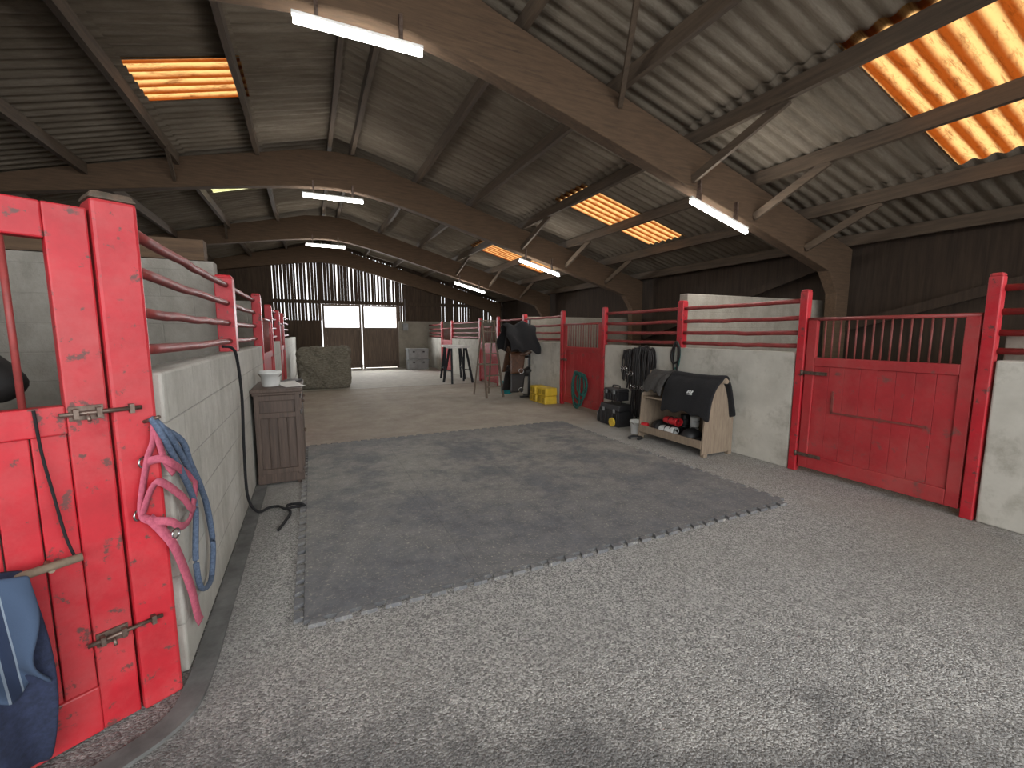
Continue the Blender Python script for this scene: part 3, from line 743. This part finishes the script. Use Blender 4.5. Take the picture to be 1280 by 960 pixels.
def bridle(y, z, w, ln, lab, mat=BLACKL, sd=0):
    rnd = random.Random(sd); X0 = XR-.05-.012*(sd % 2)
    e = thing('bridle', lab, 'bridle', (X0, y, 0), group='hanging leather bridles')
    MB().cyl((.05,0,z+.01), (-.05,0,z+.03), .008, seg=8).obj('hook', STEEL, e)
    def st(name, k, hw, l, ww):
        xo = -.012*k; a = rnd.uniform(-.02,.02)
        pts = [(xo,a,z+.03),(xo,-hw*.8,z-.06),(xo,-hw,z-l*.4),(xo,-hw*.55+rnd.uniform(-.03,.03),z-l*.85),(xo,a,z-l),(xo,hw*.5,z-l*.85),(xo,hw,z-l*.4),(xo,hw*.8,z-.06),(xo,a,z+.03)]
        MB().sweep(cr(pts, 6), ww, .005, ref=(1,0,0), seg=6).obj(name, mat, e)
    st('head_strap', 0, w, ln*.62, .026); st('cheek_strap', 1, w*.6, ln*.78, .022); st('rein', 2, w*.9, ln, .018); st('rein', 3, w*.4, ln*.97, .020)
    for k in range(4):
        y0 = -w*.75+w*.5*k; pts = [(-.012*(4+k), y0*.3, z+.02)]
        for q in range(1, 7): pts.append((-.012*(4+k), y0+rnd.uniform(-.02,.02), z+.02-(ln*rnd.uniform(.94,1.0))*q/6))
        MB().sweep(cr(pts, 5), .024, .007, ref=(1,0,0), seg=6).obj('hanging_strap', mat, e)
    MB().sweep(cr([(-.03,-w*.9,z-.30),(-.05,0,z-.36),(-.03,w*.9,z-.30),(-.01,0,z-.27),(-.03,-w*.9,z-.30)], 6), .018, .003, ref=(0,0,1), seg=6).obj('nose_band', mat, e)
    zb = z-ln*.55
    for s in (-.6, .6): MB().torus((-.10,w*s,zb), .035, .005, normal=(1,0,0)).obj('bit_ring', CHROME, e)
    MB().cyl((-.10,-w*.6,zb), (-.10,w*.6,zb), .007, seg=8).obj('bit', CHROME, e)
bridle(5.06, 1.24, .072, 1.06, 'black leather bridle hanging on plastered wall', sd=1)
bridle(5.19, 1.27, .072, 1.12, 'black leather bridle hanging beside another bridle', sd=2)
bridle(5.33, 1.25, .072, 1.10, 'black leather bridle with thick reins on wall', sd=5)
bridle(5.46, 1.22, .072, .66, 'black leather bridle hanging above toolbox', sd=4)
bridle(5.60, 1.20, .072, .50, 'short black leather bridle hanging above toolbox', sd=6)
e = thing('halter', 'dark rope halter hanging on red post', 'halter', (XR-.02, 4.62, 0))
for k, (w_, l_) in enumerate(((.06,.35),(.04,.42),(.075,.28))):
    MB().sweep(cr([(-.01*k,0,1.38),(-.01*k,-w_,1.25),(-.01*k,-w_*.6,1.38-l_),(-.01*k,w_*.7,1.36-l_),(-.01*k,w_,1.22),(-.01*k,0,1.38)], 6), .018, .006, ref=(1,0,0), seg=6).obj('strap', BLACKL if k else GREENR, e)
e = thing('halter', 'green webbing halter hanging low on red door', 'halter', (XR-.03, 7.05, 0))
for k, (a, b, t_, bt) in enumerate(((-.24,.22,.72,.18),(-.16,.26,.70,.08),(-.28,.05,.68,.30),(-.05,.20,.74,.04))):
    x = -.012*k
    MB().sweep(cr([(x,(a+b)/2,t_),(x,a*.8,t_-.06),(x,a,(t_+bt)/2),(x,a*.5,bt+.05),(x,(a+b)/2,bt),(x,b*.8,bt+.08),(x,b,(t_+bt)/2+.05),(x,b*.7,t_-.04),(x,(a+b)/2,t_)], 6), .030, .006, ref=(1,0,0), seg=6).obj('strap', GREENR, e)

def yblock(loc, rot, lab):
    e = thing('jump_block', lab, 'jump block', loc, rot, group='yellow jump blocks')
    MB().box((0,0,.085), (.30,.32,.17), top=(.94,.94)).obj('body', YEL, e, bevel=.018)
    for k in (-.08, .08): MB().box((-.148, k, .085), (.01, .10, .10)).obj('recess', DYEL, e, bevel=.003)
yblock((4.52, 7.97, 0), 0, 'yellow plastic jump block at bottom of stack')
yblock((4.52, 7.97, .172), .08, 'yellow plastic jump block stacked on another')
yblock((4.52, 8.37, 0), .0, 'yellow plastic jump block on floor by wall')
yblock((4.52, 8.37, .172), -.1, 'yellow plastic jump block stacked on another')

e = thing('step_ladder', 'wooden folding step ladder beside saddle stand', 'ladder', (3.78, 9.52, 0), .1)
for s in (-1, 1):
    MB().beam((s*.22, -.34, 0), (s*.15, 0, 1.78), .028, .07, up=(0,1,0)).obj('front_stile', LADW, e, bevel=.003)
    MB().beam((s*.20, .38, 0), (s*.14, .03, 1.70), .025, .045, up=(0,1,0)).obj('rear_stile', LADW, e, bevel=.003)
for i in range(6):
    t = (i+1)/7; MB().box((0, -.34*(1-t), 1.78*t), (2*(.22-.07*t)-.02, .10, .022)).obj('tread', LADW, e, bevel=.003)
MB().box((0, .0, 1.78), (.36,.16,.03)).obj('top_step', LADW, e, bevel=.004)
MB().beam((-.17,.22,.75), (.17,.22,.75), .02, .04).obj('cross_bar', LADW, e)

e = thing('saddle_stand', 'dark metal saddle stand with three arms', 'saddle stand', (4.58, 8.95, 0))
m = MB(); m.box((0,0,.9), (.05,.05,1.8)); m.box((-.05,0,.02), (.36,.06,.04)); m.box((0,0,.02), (.06,.5,.04)); m.obj('column', BLACKP, e)
for z in (1.40, .95, .52):
    MB().cyl((-.02,0,z), (-.5,0,z+.02), .03).obj('arm', BLACKP, e)
def saddle(loc, rot, mat, lab, k=1.0):
    e = thing('saddle', lab, 'saddle', loc, rot); e.scale = (k, k, k)
    def seat(u, v):
        x = -.24+.48*u; s = (v-.5)*2; a = abs(s)
        zt = .10*(2*abs(u-.45))**2.4
        wy = (.16 if u < .6 else .10)
        return Vector((x, s*wy*(1.0), .06+zt*(1-a*.25)-.07*a**2))
    MB().grid(seat, 16, 12).obj('seat', mat, e, solid=.03, sub=1)
    for s in (-1, 1):
        def flap(u, v, s=s):
            return Vector((-.10+.34*u+.10*v-.12*(u)*v*.5, s*(.11+.10*v**.7), .05-.42*v))
        MB().grid(flap, 10, 12).obj('flap', mat, e, solid=.012)
        MB().torus((.05, s*.24, -.32), .05, .006, normal=(.2,1,0)).obj('stirrup', CHROME, e)
    return e
saddle((4.30, 8.95, 1.45), math.pi, BLACKL, 'black leather saddle on the upper arm')
saddle((4.30, 8.95, 1.0), math.pi, BROWNL, 'brown leather saddle on the middle arm', 1.1)
saddle((4.30, 8.95, .57), math.pi, BLACKL, 'black leather saddle on the lowest arm', 1.1)
MB().grid(lambda u, v: Vector(((u-.5)*.74+.03*math.sin(v*20), (v-.5)*.94*(1-.30*abs(v-.5)), .13-1.5*abs(v-.5)**1.3+.04*math.sin(u*12)+.03*math.sin(u*5+v*9))), 24, 24).obj('saddle_cover', BLACKC, loc=(4.28, 8.92, 1.57), solid=.02, label='black cloth pad thrown over the upper saddle', cat='saddle cover')
bucket((4.35, 9.75, 0), .16, .30, TEALP, 'teal plastic feed bucket under the saddles')

DKM = simple('dark_steel_leg', (.035,.04,.045), (.02,.022,.025), rough=.95, bmp=0)
for tx, ty, tr, lab in ((3.98,12.5,.15,'white topped trestle with dark legs in the aisle'),(4.15,13.6,-.1,'second white topped trestle standing behind the first')):
    e = thing('trestle', lab, 'trestle', (tx, ty, 0), tr, group='white topped trestles')
    MB().box((0,0,1.08), (.66,.30,.07)).obj('top_board', WHP, e, bevel=.005)
    for sx in (-1, 1):
        for sy in (-1, 1):
            MB().beam((sx*.34, sy*.30, 0), (sx*.24, sy*.06, 1.06), .06, .045).obj('leg', DKM, e)
        MB().beam((sx*.30,-.20,.38), (sx*.30,.20,.38), .05, .025).obj('cross_bar', DKM, e)
for k, z in enumerate((0, .43)):
    e = thing('storage_bin', 'grey plastic storage bin stacked by end wall', 'storage bin', (3.95, 17.9, z), group='stacked grey bins')
    MB().box((0,0,.19), (.80,.5,.38), top=(1.04,1.04)).obj('body', GRP, e, bevel=.02)
    MB().box((0,0,.40), (.88,.56,.05)).obj('lid', GRP, e, bevel=.012)
    for s in (-.2,.2): MB().box((s,-.27,.30), (.08,.03,.05)).obj('latch', BLACKP, e)
m = MB(); bmesh.ops.create_icosphere(m.bm, subdivisions=6, radius=1)
for v in m.bm.verts:
    p = v.co.normalized(); k = 1/((abs(p.x)**9+abs(p.y)**9+abs(p.z)**9)**(1/9))
    q = p*k; n = noise.noise(q*1.3)*.13+noise.noise(q*3.5+Vector((3,1,0)))*.06+noise.noise(q*9)*.03+noise.noise(q*22)*.018
    q = q*(1+n); v.co = Vector((q.x*.66, q.y*.60, max(q.z, -.98)*.56+.55))
for f in m.bm.faces: f.smooth = True
hbo = m.obj('hay_bale', HAY, loc=(.32, 13.1, 0), label='big rumpled grey brown hay bale in net', cat='hay bale')
m = MB(); m.box((0,0,0), (.22,.12,.3)); m.cyl((0,0,.15), (0,0,1.2), .012); m.obj('fuse_box', GRP, loc=(3.75, 19.2, 1.75), bevel=.01, label='small grey electrical box on end wall', cat='electrical box')

# ------------------------------------------------------------------ horse in the near left stall (mostly behind the door)
def horse():
    me = bpy.data.meshes.new('horse')
    V = [((-2.95,2.45,1.22),.34,.36),((-2.45,2.48,1.20),.32,.38),((-3.45,2.45,1.25),.32,.34),((-3.75,2.45,1.22),.20,.24),
         ((-2.12,2.52,1.32),.20,.30),((-1.92,2.60,1.55),.13,.22),((-1.80,2.66,1.70),.11,.15),((-1.66,2.70,1.60),.11,.13),((-1.48,2.73,1.42),.10,.12),((-1.33,2.75,1.29),.085,.10),((-1.26,2.76,1.20),.07,.09),
         ((-2.35,2.30,.95),.12,.14),((-2.33,2.28,.55),.065,.07),((-2.33,2.28,.12),.045,.045),((-2.29,2.28,.04),.07,.07),
         ((-2.35,2.68,.95),.12,.14),((-2.33,2.70,.55),.065,.07),((-2.33,2.70,.12),.045,.045),((-2.29,2.70,.04),.07,.07),
         ((-3.5,2.25,.95),.16,.18),((-3.72,2.25,.58),.07,.08),((-3.62,2.25,.12),.045,.045),((-3.58,2.25,.04),.07,.07),
         ((-3.5,2.65,.95),.16,.18),((-3.72,2.67,.58),.07,.08),((-3.62,2.67,.12),.045,.045),((-3.58,2.67,.04),.07,.07),
         ((-3.88,2.45,1.25),.06,.06),((-3.95,2.45,.9),.07,.07),((-3.93,2.45,.5),.03,.03),
         ((-1.83,2.60,1.80),.03,.03),((-1.83,2.58,1.90),.012,.012),((-1.80,2.73,1.80),.03,.03),((-1.80,2.76,1.90),.012,.012)]
    E = [(0,1),(0,2),(2,3),(1,4),(4,5),(5,6),(6,7),(7,8),(8,9),(9,10),(1,11),(11,12),(12,13),(13,14),(1,15),(15,16),(16,17),(17,18),(2,19),(19,20),(20,21),(21,22),(2,23),(23,24),(24,25),(25,26),(3,27),(27,28),(28,29),(6,30),(30,31),(6,32),(32,33)]
    me.from_pydata([Vector(v[0])-Vector((-2.9,2.48,0)) for v in V], E, [])
    o = bpy.data.objects.new('horse', me); C.objects.link(o); o.location = (-2.88,2.48,0)
    me.materials.append(HORSE)
    o.modifiers.new('skin', 'SKIN'); sv = me.skin_vertices[0].data
    for i, v in enumerate(V): sv[i].radius = (v[1], v[2]); sv[i].use_root = (i == 0)
    o.modifiers['skin'].use_smooth_shade = True
    s = o.modifiers.new('sub', 'SUBSURF'); s.levels = 2; s.render_levels = 2
    tag(o, 'black horse standing inside the stable behind the door', 'horse')
horse()

# ------------------------------------------------------------------ light
w = bpy.data.worlds.new('World'); sc.world = w; w.use_nodes = True
bg = w.node_tree.nodes['Background']; bg.inputs[0].default_value = (.97,.98,1,1); bg.inputs[1].default_value = 2.6
s = bpy.data.lights.new('Sun', 'SUN'); s.energy = 2.5; s.angle = .1; s.color = (1,.96,.9)
so = bpy.data.objects.new('Sun', s); so.rotation_euler = (math.radians(-38), math.radians(8), 0); C.objects.link(so)
a = bpy.data.lights.new('doorway_daylight', 'AREA'); a.shape = 'RECTANGLE'; a.size = 12; a.size_y = 2.4; a.energy = 430; a.color = (.96,.985,1)
ao = bpy.data.objects.new('doorway_daylight', a); ao.location = (1.5, -4.0, 2.6); ao.rotation_euler = (math.radians(55), 0, 0); C.objects.link(ao)
a = bpy.data.lights.new('far_window_daylight', 'AREA'); a.shape = 'RECTANGLE'; a.size = 4.2; a.size_y = 2.2; a.energy = 900; a.color = (.98,.99,1)
ao = bpy.data.objects.new('far_window_daylight', a); ao.location = (2.05, 20.3, 2.3); ao.rotation_euler = (math.radians(-84), 0, 0); C.objects.link(ao)

# ------------------------------------------------------------------ camera
cd = bpy.data.cameras.new('Camera'); cam = bpy.data.objects.new('Camera', cd); C.objects.link(cam)
cd.sensor_width = 36; cd.lens = 36*539/1280; cd.clip_start = .05; cd.clip_end = 200
cam.location = (0, 0, 1.5); cam.rotation_euler = (math.radians(90-6.77), 0, math.radians(-24.82))
sc.camera = cam
